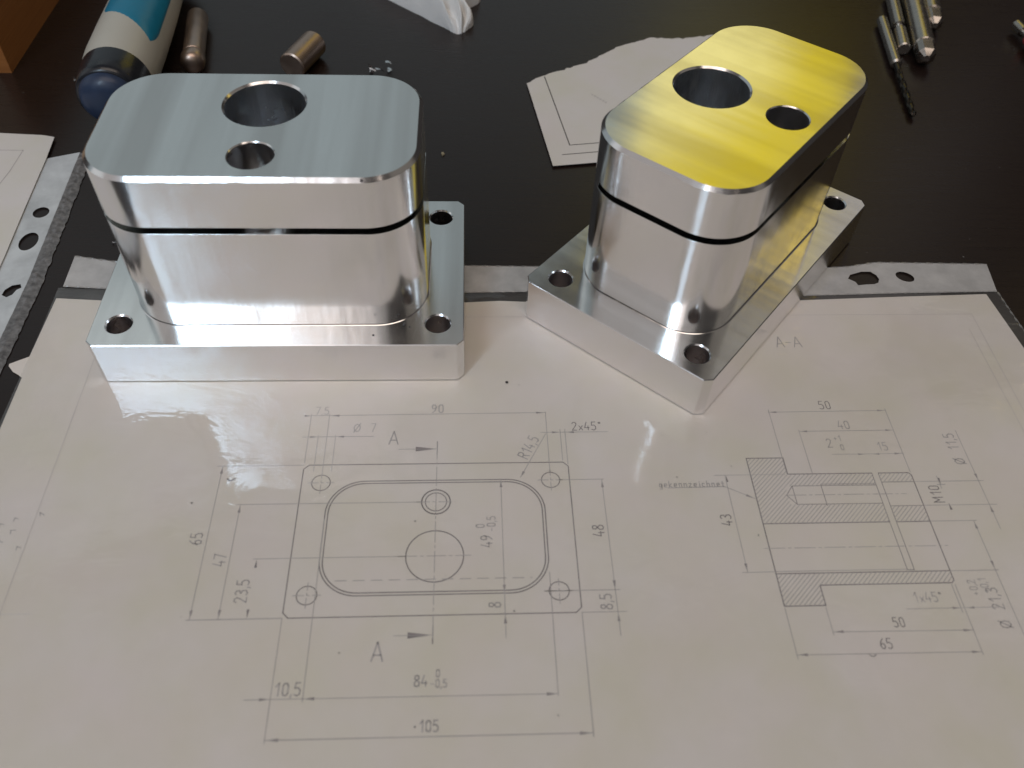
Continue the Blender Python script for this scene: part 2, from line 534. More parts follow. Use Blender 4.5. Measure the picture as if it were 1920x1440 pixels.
class Ink:
    def __init__(s, z):
        s.mb = MB()
        s.z = z

    def line(s, pts, w):
        pts = [Vector((p[0], p[1])) for p in pts]
        for a, b in zip(pts, pts[1:]):
            d = b - a
            if d.length < 1e-6:
                continue
            d.normalize()
            nrm = Vector((-d.y, d.x)) * w / 2
            e = d * w * 0.3
            q = [a - e - nrm, b + e - nrm, b + e + nrm, a - e + nrm]
            s.mb.add([(p.x, p.y, s.z) for p in q], [(0, 1, 2, 3)])

    def dash(s, a, b, w, pat):
        a, b = Vector(a), Vector(b)
        L = (b - a).length
        d = (b - a) / L
        t, i = 0, 0
        while t < L:
            n = min(L, t + pat[i % len(pat)])
            if i % 2 == 0:
                s.line([a + d * t, a + d * n], w)
            t, i = n, i + 1

    def circle(s, cx, cy, r, w, a0=0, a1=360, seg=40):
        s.line([(cx + r * math.cos(math.radians(a0 + (a1 - a0) * k / seg)),
                 cy + r * math.sin(math.radians(a0 + (a1 - a0) * k / seg))) for k in range(seg + 1)], w)

    def arrow(s, tip, frm, L=3.2, W=0.9):
        tip, frm = Vector(tip), Vector(frm)
        d = (frm - tip).normalized()
        n = Vector((-d.y, d.x)) * W / 2
        b = tip + d * L
        s.mb.add([(p.x, p.y, s.z) for p in (tip, b - n, b + n)], [(0, 1, 2)])

    def text(s, txt, cx, cy, h=4.0, w=0.4, rot=0):
        tot = sum(ADV.get(c, 0.66) for c in txt) * h
        ca, sa = math.cos(math.radians(rot)), math.sin(math.radians(rot))
        x = -tot / 2
        for c in txt:
            for st in GL.get(c, []):
                p = []
                for u, v in st:
                    X, Y = x + u * h, (v - 0.5) * h
                    p.append((cx + ca * X - sa * Y, cy + sa * X + ca * Y))
                s.line(p, w)
            x += ADV.get(c, 0.66) * h

    def build(s, name, mat, parent, split=None):
        """one ribbon mesh, or one for each region that split(x, y) names"""
        parts = {}
        for f in s.mb.f:
            c = [sum(s.mb.v[i][k] for i in f) / len(f) for k in (0, 1)]
            parts.setdefault(split(*c) if split else name, []).append(f)
        for nm, fs in parts.items():
            idx = {}
            for f in fs:
                for i in f:
                    idx.setdefault(i, len(idx))
            vs = [None] * len(idx)
            for i, k in idx.items():
                x, y, z = s.mb.v[i]
                vs[k] = (x * MM * SCL, y * MM * SCL, z * MM)
            me = bpy.data.meshes.new(nm)
            me.from_pydata(vs, [], [[idx[i] for i in f] for f in fs])
            me.materials.append(mat)
            o = bpy.data.objects.new(nm, me)
            COL.objects.link(o)
            o.parent = parent


SCL = 0.6811
PZ = -0.30
DX, DY, DROT = 61.993, -74.269, 0.0036
drawing = empty('technical_drawing', (DX, DY, 0), DROT)
tag(drawing, 'printed part drawing with front view and hatched section in the large clear sleeve', 'drawing')

# sheet outline in world millimetres -> drawing frame
ca, sa = math.cos(-DROT), math.sin(-DROT)


def to_d(x, y):
    x, y = x - DX, y - DY
    return (ca * x - sa * y, sa * x + ca * y)


sheet = [(-23.3, 35.0), (-9, 34.0), (50, 33.2), (105, 32.9), (116, 33.6), (126, 33.1), (170, 33.2), (213, 33.7), (248, 35.4), (277.2, 36.6),
         (278.4, 25), (279.6, 12.5), (279.5, -60), (279, -178), (-22, -178), (-22.9, -16.3), (-23.1, 1.9), (-24.6, 3.1), (-26.4, 4.2), (-28.3, 6.4), (-28.5, 7.3),
         (-26.8, 8.3), (-23.6, 10.2)]
sd = [to_d(*p) for p in sheet]
mb = MB()
mb.cap([sd], PZ)
mb.cap([sd], PZ - 0.1, flip=True)
mb.ring_strip(at(sd, PZ - 0.1)[::-1], at(sd, PZ)[::-1])
mb.build('sheet', PAPER, drawing, smooth=0)

TK, TH, TX = 0.50, 0.27, 0.36
dk, th, pl = Ink(PZ + 0.02), Ink(PZ + 0.035), Ink(PZ + 0.05)
# ---- front view
dk.line([(2, 65), (103, 65), (105, 63), (105, 2), (103, 0), (2, 0), (0, 2), (0, 63), (2, 65)], TK * 0.8)
for off in (0, 1.1):
    lp = rrect(10.5, 94.5, 8, 57, 14.5, off)
    dk.line(lp + lp[:1], TK * 0.85)
dk.circle(52.5, 23.5, 10.65, TK * 0.85)
dk.circle(52.5, 47, 5.5, TK)
dk.circle(52.5, 47, 4.1, TK * 0.7)
for cx, cy in ((7.5, 8.5), (97.5, 8.5), (97.5, 56.5), (7.5, 56.5)):
    dk.circle(cx, cy, 3.6, TK * 0.7)
    th.dash((cx - 5, cy), (cx + 5, cy), TH, (4, 1, 1, 1))
    th.dash((cx, cy - 5), (cx, cy + 5), TH, (4, 1, 1, 1))
th.dash((52.5, 76), (52.5, -9), TH, (9, 1.2, 1.2, 1.2))
th.dash((39, 23.5), (66, 23.5), TH, (7, 1.2, 1.2, 1.2))
th.dash((45, 47), (60, 47), TH, (5, 1.2, 1.2, 1.2))
th.dash((17, 14), (88, 14), TH * 1.2, (4, 2.4))
dk.line([(52.5, 69.5), (52.5, 76)], 0.4)
dk.line([(52.5, -10.5), (52.5, -4)], 0.4)
dk.arrow((52.3, 72.3), (42, 72.3), 8.5, 2.3)
dk.arrow((52.3, -7.3), (42, -7.3), 8.5, 2.3)
th.line([(37, 72.3), (52, 72.3)], TH)
th.line([(39, -7.3), (52, -7.3)], TH)
th.text('A', 34.9, 78.1, 6.6, 0.5)
th.text('A', 34.0, -12.9, 6.8, 0.55)
# dimensions above
th.line([(-1, 90), (97.6, 90.6)], TH)
dk.arrow((0.2, 90), (-4, 90), 3, 0.8)
dk.arrow((7.6, 90), (12, 90), 4, 1.0)
dk.arrow((97.6, 90.6), (90, 90.5), 4, 1.0)
pl.text('7,5', 4.5, 92.6, 3.9, 0.36)
th.text('90', 52.4, 93.2, 4.3, 0.42)
th.line([(97.5, 91), (97.5, 60)], TH)
pl.line([(7.5, 91), (7.5, 60)], TH)
pl.line([(0, 91), (0, 66)], TH)
th.line([(-2.5, 79), (26.4, 79)], TH)
dk.arrow((4, 79), (0, 79), 3.2, 0.9)
dk.arrow((11, 79), (16, 79), 3.4, 0.9)
pl.line([(4, 80), (4, 62)], TH)
pl.line([(11, 80), (11, 62)], TH)
pl.text('O 7', 22.8, 83.4, 4.2, 0.38)
th.line([(95, 80.1), (122.8, 80.1)], TH)
dk.arrow((103, 80.1), (98, 80.1), 3.4, 1.0)
dk.arrow((105.3, 80.1), (110, 80.1), 3.4, 1.0)
th.line([(103, 81.5), (103, 66)], TH)
th.line([(105, 81.5), (105, 64)], TH)
dk.text('2x45o', 114.2, 83.2, 4.2, 0.36)
th.line([(85.6, 57.8), (97, 79.5)], TH)
dk.arrow((85.6, 57.8), (97, 79.5), 3.2, 1.0)
th.text('R14,5', 89.6, 72.8, 4.4, 0.42, 62)
# dimensions on the left
th.line([(-33, 0), (0, 0)], TH * 1.3)
for x, y1, tx, ty, s in ((-31.8, 65, -35.8, 32.4, '65'), (-22.0, 47, -25.6, 23.5, '47'), (-12.2, 23.5, -15.6, 10.8, '23,5')):
    if s != '23,5':
        th.line([(x, 0), (x, y1)], TH)
    dk.arrow((x, 0.2), (x, 5), 3.4, 1.0)
    dk.arrow((x, y1 - 0.2), (x, y1 - 5), 3.4, 1.0)
    th.text(s, tx, ty, 4.3, 0.42, 90)
th.line([(-23.5, 47), (47, 47)], TH)
th.line([(-13.5, 23.5), (42, 23.5)], TH)
pl.line([(-34, 65), (0, 65)], TH)
# dimensions on the right
th.line([(101, 56.5), (118.5, 56.5)], TH)
th.line([(92, 8.5), (119.5, 8.5)], TH)
th.line([(105, 0), (121, 0)], TH)
th.line([(117.8, 56.5), (117.8, 8.5)], TH)
th.line([(117.8, 8.5), (117.8, -9)], TH)
dk.arrow((117.8, 56.3), (117.8, 50), 3.6, 1.0)
dk.arrow((117.8, 8.7), (117.8, 14), 3.6, 1.1)
dk.arrow((117.8, -0.2), (117.8, -5), 3.4, 1.0)
dk.text('48', 114.1, 33.3, 4.3, 0.4, 90)
th.text('8,5', 114, 4.1, 4.2, 0.42, 90)
th.line([(77.8, 57), (77.8, -9)], TH)
dk.arrow((77.8, 56.8), (77.8, 50), 3.4, 1.0)
dk.arrow((77.8, 8.1), (77.8, 13), 3.2, 1.0)
dk.arrow((77.8, -0.2), (77.8, -5), 3.4, 1.1)
th.text('49', 71.7, 29.5, 4.3, 0.42, 90)
pl.text('0', 69.4, 36, 3.2, 0.34, 90)
pl.text('-0,5', 73.6, 37, 3.2, 0.34, 90)
th.text('8', 74.2, 3.7, 4.2, 0.42, 90)
# dimensions below
th.line([(10.5, 8), (10.5, -29.5)], TH)
pl.line([(10.5, 40), (10.5, 8)], TH)
th.line([(0, 0), (0, -42.5)], TH)
th.line([(94.5, 16), (94.5, -29.5)], TH)
th.line([(105, 0), (105, -43)], TH * 1.2)
th.line([(-8.5, -28.4), (94.5, -28.8)], TH)
dk.arrow((0, -28.4), (-5, -28.4), 3.6, 1.0)
dk.arrow((10.5, -28.5), (16, -28.5), 3.8, 1.1)
dk.arrow((94.5, -28.8), (88, -28.8), 3.8, 1.1)
th.text('10,5', 5.4, -25.2, 4.3, 0.45)
th.text('84', 49, -23.4, 3.8, 0.45)
pl.text('0', 54.6, -20.9, 2.6, 0.34)
pl.text('-0,5', 55.0, -24.4, 2.7, 0.34)
th.line([(0, -41.5), (105, -41.8)], TH * 1.3)
dk.arrow((0, -41.5), (5, -41.5), 4.4, 1.1)
dk.arrow((105, -41.8), (99, -41.8), 4.4, 1.1)
th.text('.105', 51.2, -38.3, 3.6, 0.45)
# ---- section A-A
X0 = 177.9
K = 65.6 / 65


def SX(h):
    return X0 + h * K


def SY(y):
    return 0.75 + y * 1.0


seg = [[(0, 65), (15, 65), (15, 57), (49.2, 57)], [(52, 57), (64, 57), (65, 56), (65, 9), (64, 8), (15, 8), (15, 0), (0, 0), (0, 65)],
       [(49.2, 57), (49.2, 34.2)], [(51.8, 57), (51.8, 34.2)], [(49.2, 34.2), (46.9 + 0.4, 13.6)], [(51.8, 34.2), (49.9, 13.6)],
       [(47.3, 13.6), (49.9, 13.6)], [(0, 34.2), (49.2, 34.2)], [(51.8, 34.2), (65, 34.2)], [(0, 12.9), (65, 12.9)],
       [(12.2, 47), (15.4, 51.3), (15.4, 42.7), (12.2, 47)], [(15.4, 51.3), (49.2, 51.3)], [(15.4, 42.7), (49.2, 42.7)],
       [(27, 52), (27, 42)], [(51.8, 52.6), (65, 52.6)], [(51.8, 41.4), (65, 41.4)]]
for i, s in enumerate(seg):
    pts = [(SX(a), SY(b)) for a, b in s]
    if i in (4, 5):
        pts = [(pts[0][0], pts[0][1]), (pts[0][0] + 0.0, pts[1][1])]
    if i == 6:
        pts = [(SX(49.2), SY(13.6)), (SX(51.8), SY(13.6))]
    dk.line(pts, TK * (0.85 if i in (0, 1, 7, 8, 9) else 0.55))
th.line([(SX(27), SY(52)), (SX(49), SY(52))], TH)
th.dash((SX(-2), SY(23.5)), (SX(68), SY(23.5)), TH, (8, 1.2, 1.2, 1.2))
th.dash((SX(12), SY(47)), (SX(60), SY(47)), TH, (8, 1.2, 1.2, 1.2))
th.line([(SX(0), SY(13.8)), (SX(49), SY(13.8))], TH)


def hatch(x0, x1, y0, y1, step=1.75, hole=None):
    c = x0 - y1
    c = math.floor(c / step) * step
    while c < x1 - y0:
        # line x - y*0.62 : slanted strokes like the plot
        ya, yb = max(y0, (x0 - c) - 0), min(y1, (x1 - c))
        if yb - ya > 0.4:
            p = [(ya + c, ya), (yb + c, yb)]
            segs = [(ya, yb)]
            if hole:
                hx0, hx1, hy0, hy1 = hole
                a, b = max(hy0, hx0 - c), min(hy1, hx1 - c)
                if b > a:
                    segs = [(ya, min(a, yb)), (max(b, ya), yb)]
            for u, v in segs:
                if v - u > 0.3:
                    th.line([(SX(u + c), SY(u)), (SX(v + c), SY(v))], TH * 0.95)
        c += step


hatch(0, 15, 34.2, 65, 1.75, (12.6, 15, 42.7, 51.3))
hatch(15, 49.2, 51.3, 57)
hatch(15, 49.2, 34.2, 42.7)
hatch(51.8, 65, 52.6, 57)
hatch(51.8, 65, 34.2, 41.4)
hatch(0, 15, 0, 12.9)
hatch(15, 65, 8, 12.9)
th.text('A-A', 211.3, 130.5, 6.4, 0.45)
dk.text('50', 217.9, 93.2, 4.3, 0.36)
th.line([(192.4, 89.6), (243.5, 90)], TH)
dk.arrow((192.4, 89.6), (199, 89.6), 3.6, 0.9)
dk.arrow((243.5, 90), (237, 90), 3.6, 0.9)
th.line([(192.8, 91), (192.8, 58)], TH)
th.line([(203.2, 80), (203.2, 58)], TH)
th.line([(243.5, 91), (243.5, 58)], TH)
th.line([(203.2, 79.2), (243.5, 79.4)], TH)
dk.arrow((203.2, 79.2), (209, 79.2), 3.4, 0.9)
dk.arrow((243.5, 79.4), (237, 79.4), 3.4, 0.9)
th.text('40', 223.1, 82.4, 4.2, 0.36)
pl.line([(214, 67.2), (244, 67.3)], TH)
dk.arrow((227.8, 67.2), (222, 67.2), 3.0, 0.8)
dk.arrow((230.6, 67.2), (236, 67.2), 3.0, 0.8)
dk.arrow((243.5, 67.3), (238, 67.3), 3.4, 0.9)
th.text('2', 214.4, 73.0, 4.3, 0.38)
pl.text('+1', 218.4, 75.4, 2.8, 0.32)
pl.text('0', 219.2, 70.8, 2.8, 0.32)
pl.text('15', 236.2, 71.0, 4.0, 0.36)
th.text('gekennzeichnet', 153.6, 53.7, 3.0, 0.34)
th.line([(143.5, 51.9), (166.4, 52.2), (177.5, 46.3)], TH)
dk.arrow((177.5, 46.3), (166.4, 52.2), 3.8, 1.0)
pl.line([(163, 57.6), (192, 57.7)], TH)
dk.arrow((167.9, 57.6), (167.9, 52), 3.2, 0.9)
dk.arrow((167.5, 14.5), (167.5, 20), 3.6, 1.0)
th.line([(167.5, 57.6), (167.5, 14.5)], TH)
th.line([(165.5, 14.4), (178, 14.5)], TH)
dk.text('43', 164.0, 37.1, 4.2, 0.4, 90)
th.line([(270, 79), (270, 31)], TH)
th.line([(253.6, 56), (253.6, 50)], TH)
th.text('O 11,5', 265.9, 69.6, 4.4, 0.42, 90)
dk.arrow((270, 53.4), (270, 58), 3.4, 1.0)
dk.arrow((270, 42.2), (270, 37), 3.6, 1.1)
th.line([(243.5, 53.4), (272, 53.4)], TH)
th.line([(243.5, 42.2), (273, 42.2)], TH)
dk.text('M10', 250.4, 47.6, 4.2, 0.4, 90)
dk.arrow((254, 51.8), (254, 57), 3.2, 0.9)
dk.arrow((253.9, 43.4), (253.9, 38.5), 3.4, 1.0)
th.line([(252.4, 51.8), (255.6, 51.8)], 0.35)
th.line([(243.5, 35), (262, 35)], TH)
th.line([(243.5, 13.6), (262, 13.6)], TH)
th.line([(260.8, 35), (260.8, -14)], TH)
dk.arrow((260.8, 34.8), (260.8, 28), 3.4, 1.0)
dk.arrow((260.8, 13.8), (260.8, 20), 3.6, 1.0)
th.text('O 21,3', 255.8, -1.2, 4.3, 0.42, 90)
pl.text('+0,2', 249.6, 6.8, 2.9, 0.3, 90)
pl.text('+0,1', 254.0, 7.6, 2.9, 0.3, 90)
pl.text('1x45o', 231.4, 3.2, 3.8, 0.36)
pl.line([(222, -1.2), (257, -1.2)], TH)
dk.arrow((242.4, -1.2), (237, -1.2), 3.4, 0.9)
dk.arrow((243.8, -1.2), (249, -1.2), 3.2, 0.9)
th.line([(192.8, 0), (192.8, -10.5)], TH)
th.line([(177.9, 0), (177.9, -18.8)], TH)
th.line([(243.3, 8), (243.3, -18.8)], TH)
th.line([(242.0, 8), (242.0, -3)], TH)
th.line([(192.8, -9.3), (243.3, -9.7)], TH)
dk.arrow((192.8, -9.3), (198, -9.3), 3.8, 1.0)
dk.arrow((243.3, -9.7), (238, -9.7), 3.6, 0.9)
dk.text('50', 217.5, -6.2, 3.6, 0.36)
th.line([(177.9, -17.4), (243.3, -17.7)], TH)
dk.arrow((177.9, -17.4), (183, -17.4), 3.8, 1.0)
dk.arrow((243.3, -17.7), (238, -17.7), 3.6, 0.9)
dk.text('65', 210.4, -14.0, 3.7, 0.36)
th.circle(204.4, -17.2, 1.3, 0.32, 200, 340, 10)
dk.circle(-27.6, 59.6, 1.5, 0.42, 200, 340, 10)
# frame of the sheet and the title-block remains at its left margin
gh = Ink(PZ + 0.05)
gh.line([(-97, -40), (-97.2, 147), (304, 148), (304.4, -20)], TH)
gh.line([(299, 138), (299.6, 40)], TH)
gh.line([(-130, 3.6), (-86.5, 3.5)], TH)
rl = random.Random(8)
for k in range(9):
    x, y = -103 + rl.uniform(-7, 9), 24 + k * 2.4 + rl.uniform(-0.5, 0.5)
    pl.line([(x, y), (x + rl.uniform(-0.8, 0.8), y + 1.5), (x + 1.4, y + rl.uniform(0.2, 1.6))], 0.36)
for x, y, r in ((-40.5, 48, 0.6), (81, 1.0, 0.5), (8, 47, 0.3), (44.8, 38.5, 0.5), (175, 30, 0.4), (171, 62, 0.4), (148, 57, 0.45), (164, 79, 0.3),
                (87, 106, 0.4), (145, 78, 0.35), (21, -13, 0.4), (94, -36, 0.35)):
    pl.circle(x, y, r * 0.3, r * 0.7, 0, 360, 8)


def where(kind):
    def f(x, y):
        if x < -60:
            return 'margin_print'
        if y > 110:
            return 'view_title'
        return ('front_view_' if x < 136 else 'section_view_') + kind
    return f


dk.build('', INK, drawing, where('outline'))
th.build('', INK_THIN, drawing, where('dimensions'))
pl.build('', INK_PALE, drawing, where('worn'))
gh.build('sheet_frame', INK_GHOST, drawing)


# ------------------------------------------------------------------ sleeves
def wavy(pts, step=6):
    """resample a closed outline so edges can carry small waves"""
    out = []
    for a, b in zip(pts, pts[1:] + pts[:1]):
        n = max(1, int(math.dist(a, b) / step))
        for k in range(n):
            out.append((a[0] + (b[0] - a[0]) * k / n, a[1] + (b[1] - a[1]) * k / n))
    return out


def film_sheet(name, loops, z, th_, mat, parent):
    mb = MB()
    mb.cap(loops, z)
    return mb.build(name, mat, parent, smooth=0)


def dashes(name, pts, parent, w=1.0, pitch=4.2, z=-0.08, mat=None):
    """crimped weld line: a raised wavy bead along the edge"""
    mb = MB()
    L = 0
    acc = []
    for a, b in zip(pts, pts[1:]):
        d = math.dist(a, b)
        n = max(1, int(d / 0.7))
        for k in range(n):
            acc.append((a[0] + (b[0] - a[0]) * k / n, a[1] + (b[1] - a[1]) * k / n, L + d * k / n))
        L += d
    acc.append((*pts[-1], L))
    rows = []
    for i, (x, y, s) in enumerate(acc):
        a, b = acc[max(0, i - 1)], acc[min(len(acc) - 1, i + 1)]
        dx, dy = b[0] - a[0], b[1] - a[1]
        l = math.hypot(dx, dy) or 1
        nx, ny = -dy / l, dx / l
        ww = w * (0.55 + 0.45 * math.sin(2 * PI * s / pitch)) * 0.5
        h = 0.10 + 0.22 * abs(math.sin(PI * s / pitch))
        rows.append([(x - nx * ww, y - ny * ww, z), (x, y, z + h), (x + nx * ww, y + ny * ww, z)])
    for a, b in zip(rows, rows[1:]):
        mb.add(a + b, [(0, 1, 4, 3), (1, 2, 5, 4)])
    return mb.build(name, mat or SEAM, parent, smooth=60)


slv = empty('plastic_sleeve', (128, -60, 0))
tag(slv, 'large clear plastic sleeve lying under both blocks with a punched strip along its far edge', 'plastic sleeve')


def loc_s(pts):
    return [(x - 128, y + 60) for x, y in pts]


film_out = loc_s([(-24.0, 39.6), (-9.6, 38.9), (50, 37.6), (105, 37.0), (125, 37.4), (170, 36.4), (216, 35.4), (248, 36.6), (281.2, 37.4),
                  (281.8, 28), (282.6, 19), (284.5, -10), (285.5, -80), (285.5, -180), (-23.4, -180), (-23.8, -60), (-23.6, 0), (-23.6, 20)])
film_sheet('film', [film_out], -0.14, 0, FILM, slv)
strip_top = [(-23.2, 54.7), (-9.6, 52.0), (50, 50.6), (105, 50.1), (129.5, 49.6), (180, 49.4), (227.3, 49.2), (234.4, 49.8), (240, 51.0), (244.2, 51.9), (283, 51.1)]
strip_bot = [(-22.7, 40.1), (-9.6, 39.1), (50, 37.8), (105, 37.2), (125.4, 37.6), (170, 36.5), (216, 35.6), (248, 36.8), (281.2, 37.6)]
hole1 = [(232.7, 43.9), (234.0, 45.8), (238.2, 47.3), (241.3, 47.3), (242.8, 45.6), (243.2, 43.6), (242.4, 41.9), (240.8, 41.2), (237.5, 41.0), (235.2, 40.6), (234.8, 42.2)]
hole2 = [(252.4 + 3.1 * math.cos(a) * math.cos(-0.5) - 2.3 * math.sin(a) * math.sin(-0.5),
          44.8 + 3.1 * math.cos(a) * math.sin(-0.5) + 2.3 * math.sin(a) * math.cos(-0.5)) for a in [2 * PI * k / 24 for k in range(24)]]
st = film_sheet('punched_strip', [loc_s(strip_bot + strip_top[::-1]), loc_s(hole1), loc_s(hole2)], -0.10, 0, STRIP, slv)
dashes('weld_seam', loc_s(strip_top), slv, 1.1)
dashes('weld_seam', loc_s([(x, y + 0.2) for x, y in strip_bot]), slv, 0.8, 3.4, -0.09)
dashes('weld_seam', loc_s([(281.4, 37.4), (282.0, 28), (282.8, 19), (284.6, -10), (285.6, -80)]), slv, 0.9, 3.0, -0.12)

# the second sleeve, at the left edge of the picture
slv2 = empty('plastic_sleeve', (-60, 60, 0))
tag(slv2, 'milky sleeve edge at the left with three punched holes and a crimped grey seam', 'plastic sleeve')


def loc_t(pts):
    return [(x + 60, y - 60) for x, y in pts]


outl = [(-48.7, 108.7), (-38.0, 112.8), (-34.6, 60), (-33.6, 34.5), (-34.2, 4), (-29.2, -20), (-26, -34), (-160, -34), (-160, 104)]
h3 = [(-41.1 + 2.7 * math.cos(a), 77.3 + 2.9 * math.sin(a)) for a in [2 * PI * k / 20 for k in range(20)]]
h4 = [(-40.4 + 3.0 * math.cos(a), 62.0 + 4.6 * math.sin(a)) for a in [2 * PI * k / 20 for k in range(20)]]
h5 = [(-38.6, 35.2), (-37.2, 36.4), (-36.6, 38.6), (-35.4, 39.6), (-36.2, 41.2), (-38.6, 40.6), (-40.2, 38.6), (-40.4, 36.2)]
film_sheet('punched_strip', [loc_t(outl), loc_t(h3), loc_t(h4), loc_t(h5)], -0.06, 0, STRIP_B, slv2)
mb = MB()
bl, br = [], []
rs = random.Random(3)
for k in range(101):
    y = 112.2 - k * 1.45
    xl = -37.9 + 3.6 * min(1, (112 - y) / 70) + max(0, 2 - y) * 0.22
    bl.append((xl, y, -0.03 + rs.uniform(0, 0.18)))
    br.append((xl + 4.6 + rs.uniform(-0.25, 0.25), y - 1.5, -0.4))
mid = [((a[0] + b[0]) / 2, (a[1] + b[1]) / 2, 0.25 + rs.uniform(-0.2, 0.25)) for a, b in zip(bl, br)]
for r0, r1 in ((bl, mid), (mid, br)):
    for i in range(len(bl) - 1):
        q = [r0[i], r1[i], r1[i + 1], r0[i + 1]]
        mb.add([(x + 60, y - 60, z) for x, y, z in q], [(0, 3, 2, 1)])
mb.build('crimped_seam', mat_simple('grey_crimped_plastic', (0.17, 0.165, 0.165), 0.35, bump=0.5, scale=5, var=0.5), slv2, smooth=0)

# sheet inside / on that sleeve
lp = empty('paper_sheet', (-60, 80, 0))
tag(lp, 'white sheet with a thin ruled frame at the left edge of the picture', 'paper')
op = [(-160, 128), (-70.5, 124.0), (-54.3, 122.8), (-49.8, 121.6), (-48.6, 108), (-47.0, 80), (-45.3, 54), (-44.4, 34), (-41, -34), (-160, -34)]
mb = MB()
op_l = [(x + 60, y - 80) for x, y in op]
mb.cap([op_l], 0.5)
mb.cap([op_l], 0.3, flip=True)
mb.ring_strip(at(op_l, 0.3)[::-1], at(op_l, 0.5)[::-1])
mb.build('sheet', PAPER_B, lp, smooth=0)
SCL_OLD, SCL = SCL, 1.0
ik = Ink(0.53)
ik.line([(-10, 33), (1.5, 32.9), (1.0, 20), (-3, -10)], 0.35)
ik.line([(-20, 17), (-3, 17.5), (-8, -20)], 0.35)
ik.build('printed_frame', INK_PALE, lp)

# torn sheet behind the right-hand block
tp = empty('torn_paper', (170, 150, 0))
tag(tp, 'torn white sheet with ruled border lines lying behind the yellow-topped block', 'paper')
torn = [(130.5, 163.3), (135.7, 168.0), (143.9, 172.9), (157.1, 180.6), (172.6, 194.5), (188.0, 202.5), (202.5, 202.3), (219.0, 206.1), (232, 204)]
rt = random.Random(12)
edge = []
for a, b in zip(torn, torn[1:]):
    n = max(2, int(math.dist(a, b) / 1.6))
    for k in range(n):
        f = k / n
        edge.append((a[0] + (b[0] - a[0]) * f + rt.uniform(-0.25, 0.25), a[1] + (b[1] - a[1]) * f + rt.uniform(-0.55, 0.45)))
poly = [(137.8, 105.6), (155.2, 108.1), (185, 111.5), (222, 116), (232, 204)] + edge[::-1]
pl_l = [(x - 170, y - 150) for x, y in poly]
mb = MB()
mb.cap([pl_l], 0.25)
mb.cap([pl_l], 0.08, flip=True)
mb.ring_strip(at(pl_l, 0.08)[::-1], at(pl_l, 0.25)[::-1])
mb.build('sheet', PAPER_B, tp, smooth=0)
ik = Ink(0.28)
ik.line([(138.2 - 170, 168.5 - 150), (145.1 - 170, 119 - 150), (190 - 170, 125.6 - 150)], 0.4)
ik.line([(141.8 - 170, 112.7 - 150), (190 - 170, 119.8 - 150)], 0.4)
ik.build('border_line', INK_BLACK, tp)
ik = Ink(0.28)
for k in range(6):
    x, y = 156.6 - 170 + k * 1.0, 155.4 - 150 - k * 1.15
    ik.line([(x, y), (x + 0.9, y - 0.2), (x + 0.4, y - 1.0)], 0.28)
ik.build('faint_note', INK_PALE, tp)


# ------------------------------------------------------------------ wooden box, top left
WOOD_S, WOOD_E = mat_wood('shaded_side_wood', (0.30, 0.105, 0.024), (0.40, 0.155, 0.04)), mat_wood('lit_front_wood', (0.55, 0.36, 0.22), (0.66, 0.46, 0.30))  # one box wood: side colour darkened as shade, front colour lightened as window light
bxr = empty('wooden_box', (-150, 230, -0.7))
tag(bxr, 'corner of an orange brown wooden box standing in the top left of the picture', 'box')
mb = MB(); box(mb, 63.4, 68.4, -61.2, 70, 0, 46, 0); mb.build('side_panel', WOOD_S, bxr, smooth=0)
mb = MB(); box(mb, -70, 63.2, -61, -56.2, 4.2, 46, 0); mb.build('front_panel', WOOD_E, bxr, smooth=0)
mb = MB(); box(mb, -70, 63.2, -61.4, 70, 0, 4, 0); mb.build('bottom_board', WOOD_E, bxr, smooth=0)

# ------------------------------------------------------------------ screwdriver handle
HW = mat_simple('off_white_plastic', (0.54, 0.52, 0.46), 0.38, var=0.02, scale=0.4)
HB = mat_simple('turquoise_grip', (0.0, 0.20, 0.34), 0.33, var=0.05)
HD = mat_simple('dark_cap', (0.012, 0.014, 0.02), 0.3, var=0.1, coat=0.2)
HBL = mat_simple('blue_button', (0.02, 0.038, 0.085), 0.42, var=0.12, coat=0.1)
A0, A1 = (0, 0, 0), (-5.2, 122, 1.5)
sh = empty('screwdriver_handle', (-27.0, 124, 12.9))
tag(sh, 'white and turquoise tool handle with a dark blue end cap behind the left block', 'tool handle')


def hr(t):
    pts = [(0, 9), (3, 11.4), (8, 13.2), (16, 14.9), (26, 15.6), (45, 15.6), (70, 15.2), (95, 14.2), (122, 13)]
    for (a, ra), (b, rb) in zip(pts, pts[1:]):
        if t <= b:
            f = (t - a) / (b - a)
            return 0.87 * (ra + (rb - ra) * f)
    return 0.87 * pts[-1][1]


mb = MB(); lathe(mb, [(t, hr(t)) for t in [17 + k * 3.0 for k in range(36)]], A0, A1, 48)
mb.build('grip_body', HW, sh, smooth=50)
mb = MB(); lathe(mb, [(4.0, 10.6), (4.6, 11.7), (7, 12.4), (11, 12.8), (17.6, 13.1), (17.7, 12)], A0, A1, 48)
mb.build('end_cap', HD, sh, smooth=50)
mb = MB(); lathe(mb, [(-0.9, 2.0), (-0.5, 6.0), (0.6, 8.4), (2.0, 9.8), (4.0, 10.6), (5.5, 10.8)], A0, A1, 48)
mb.build('end_button', HBL, sh, smooth=50)
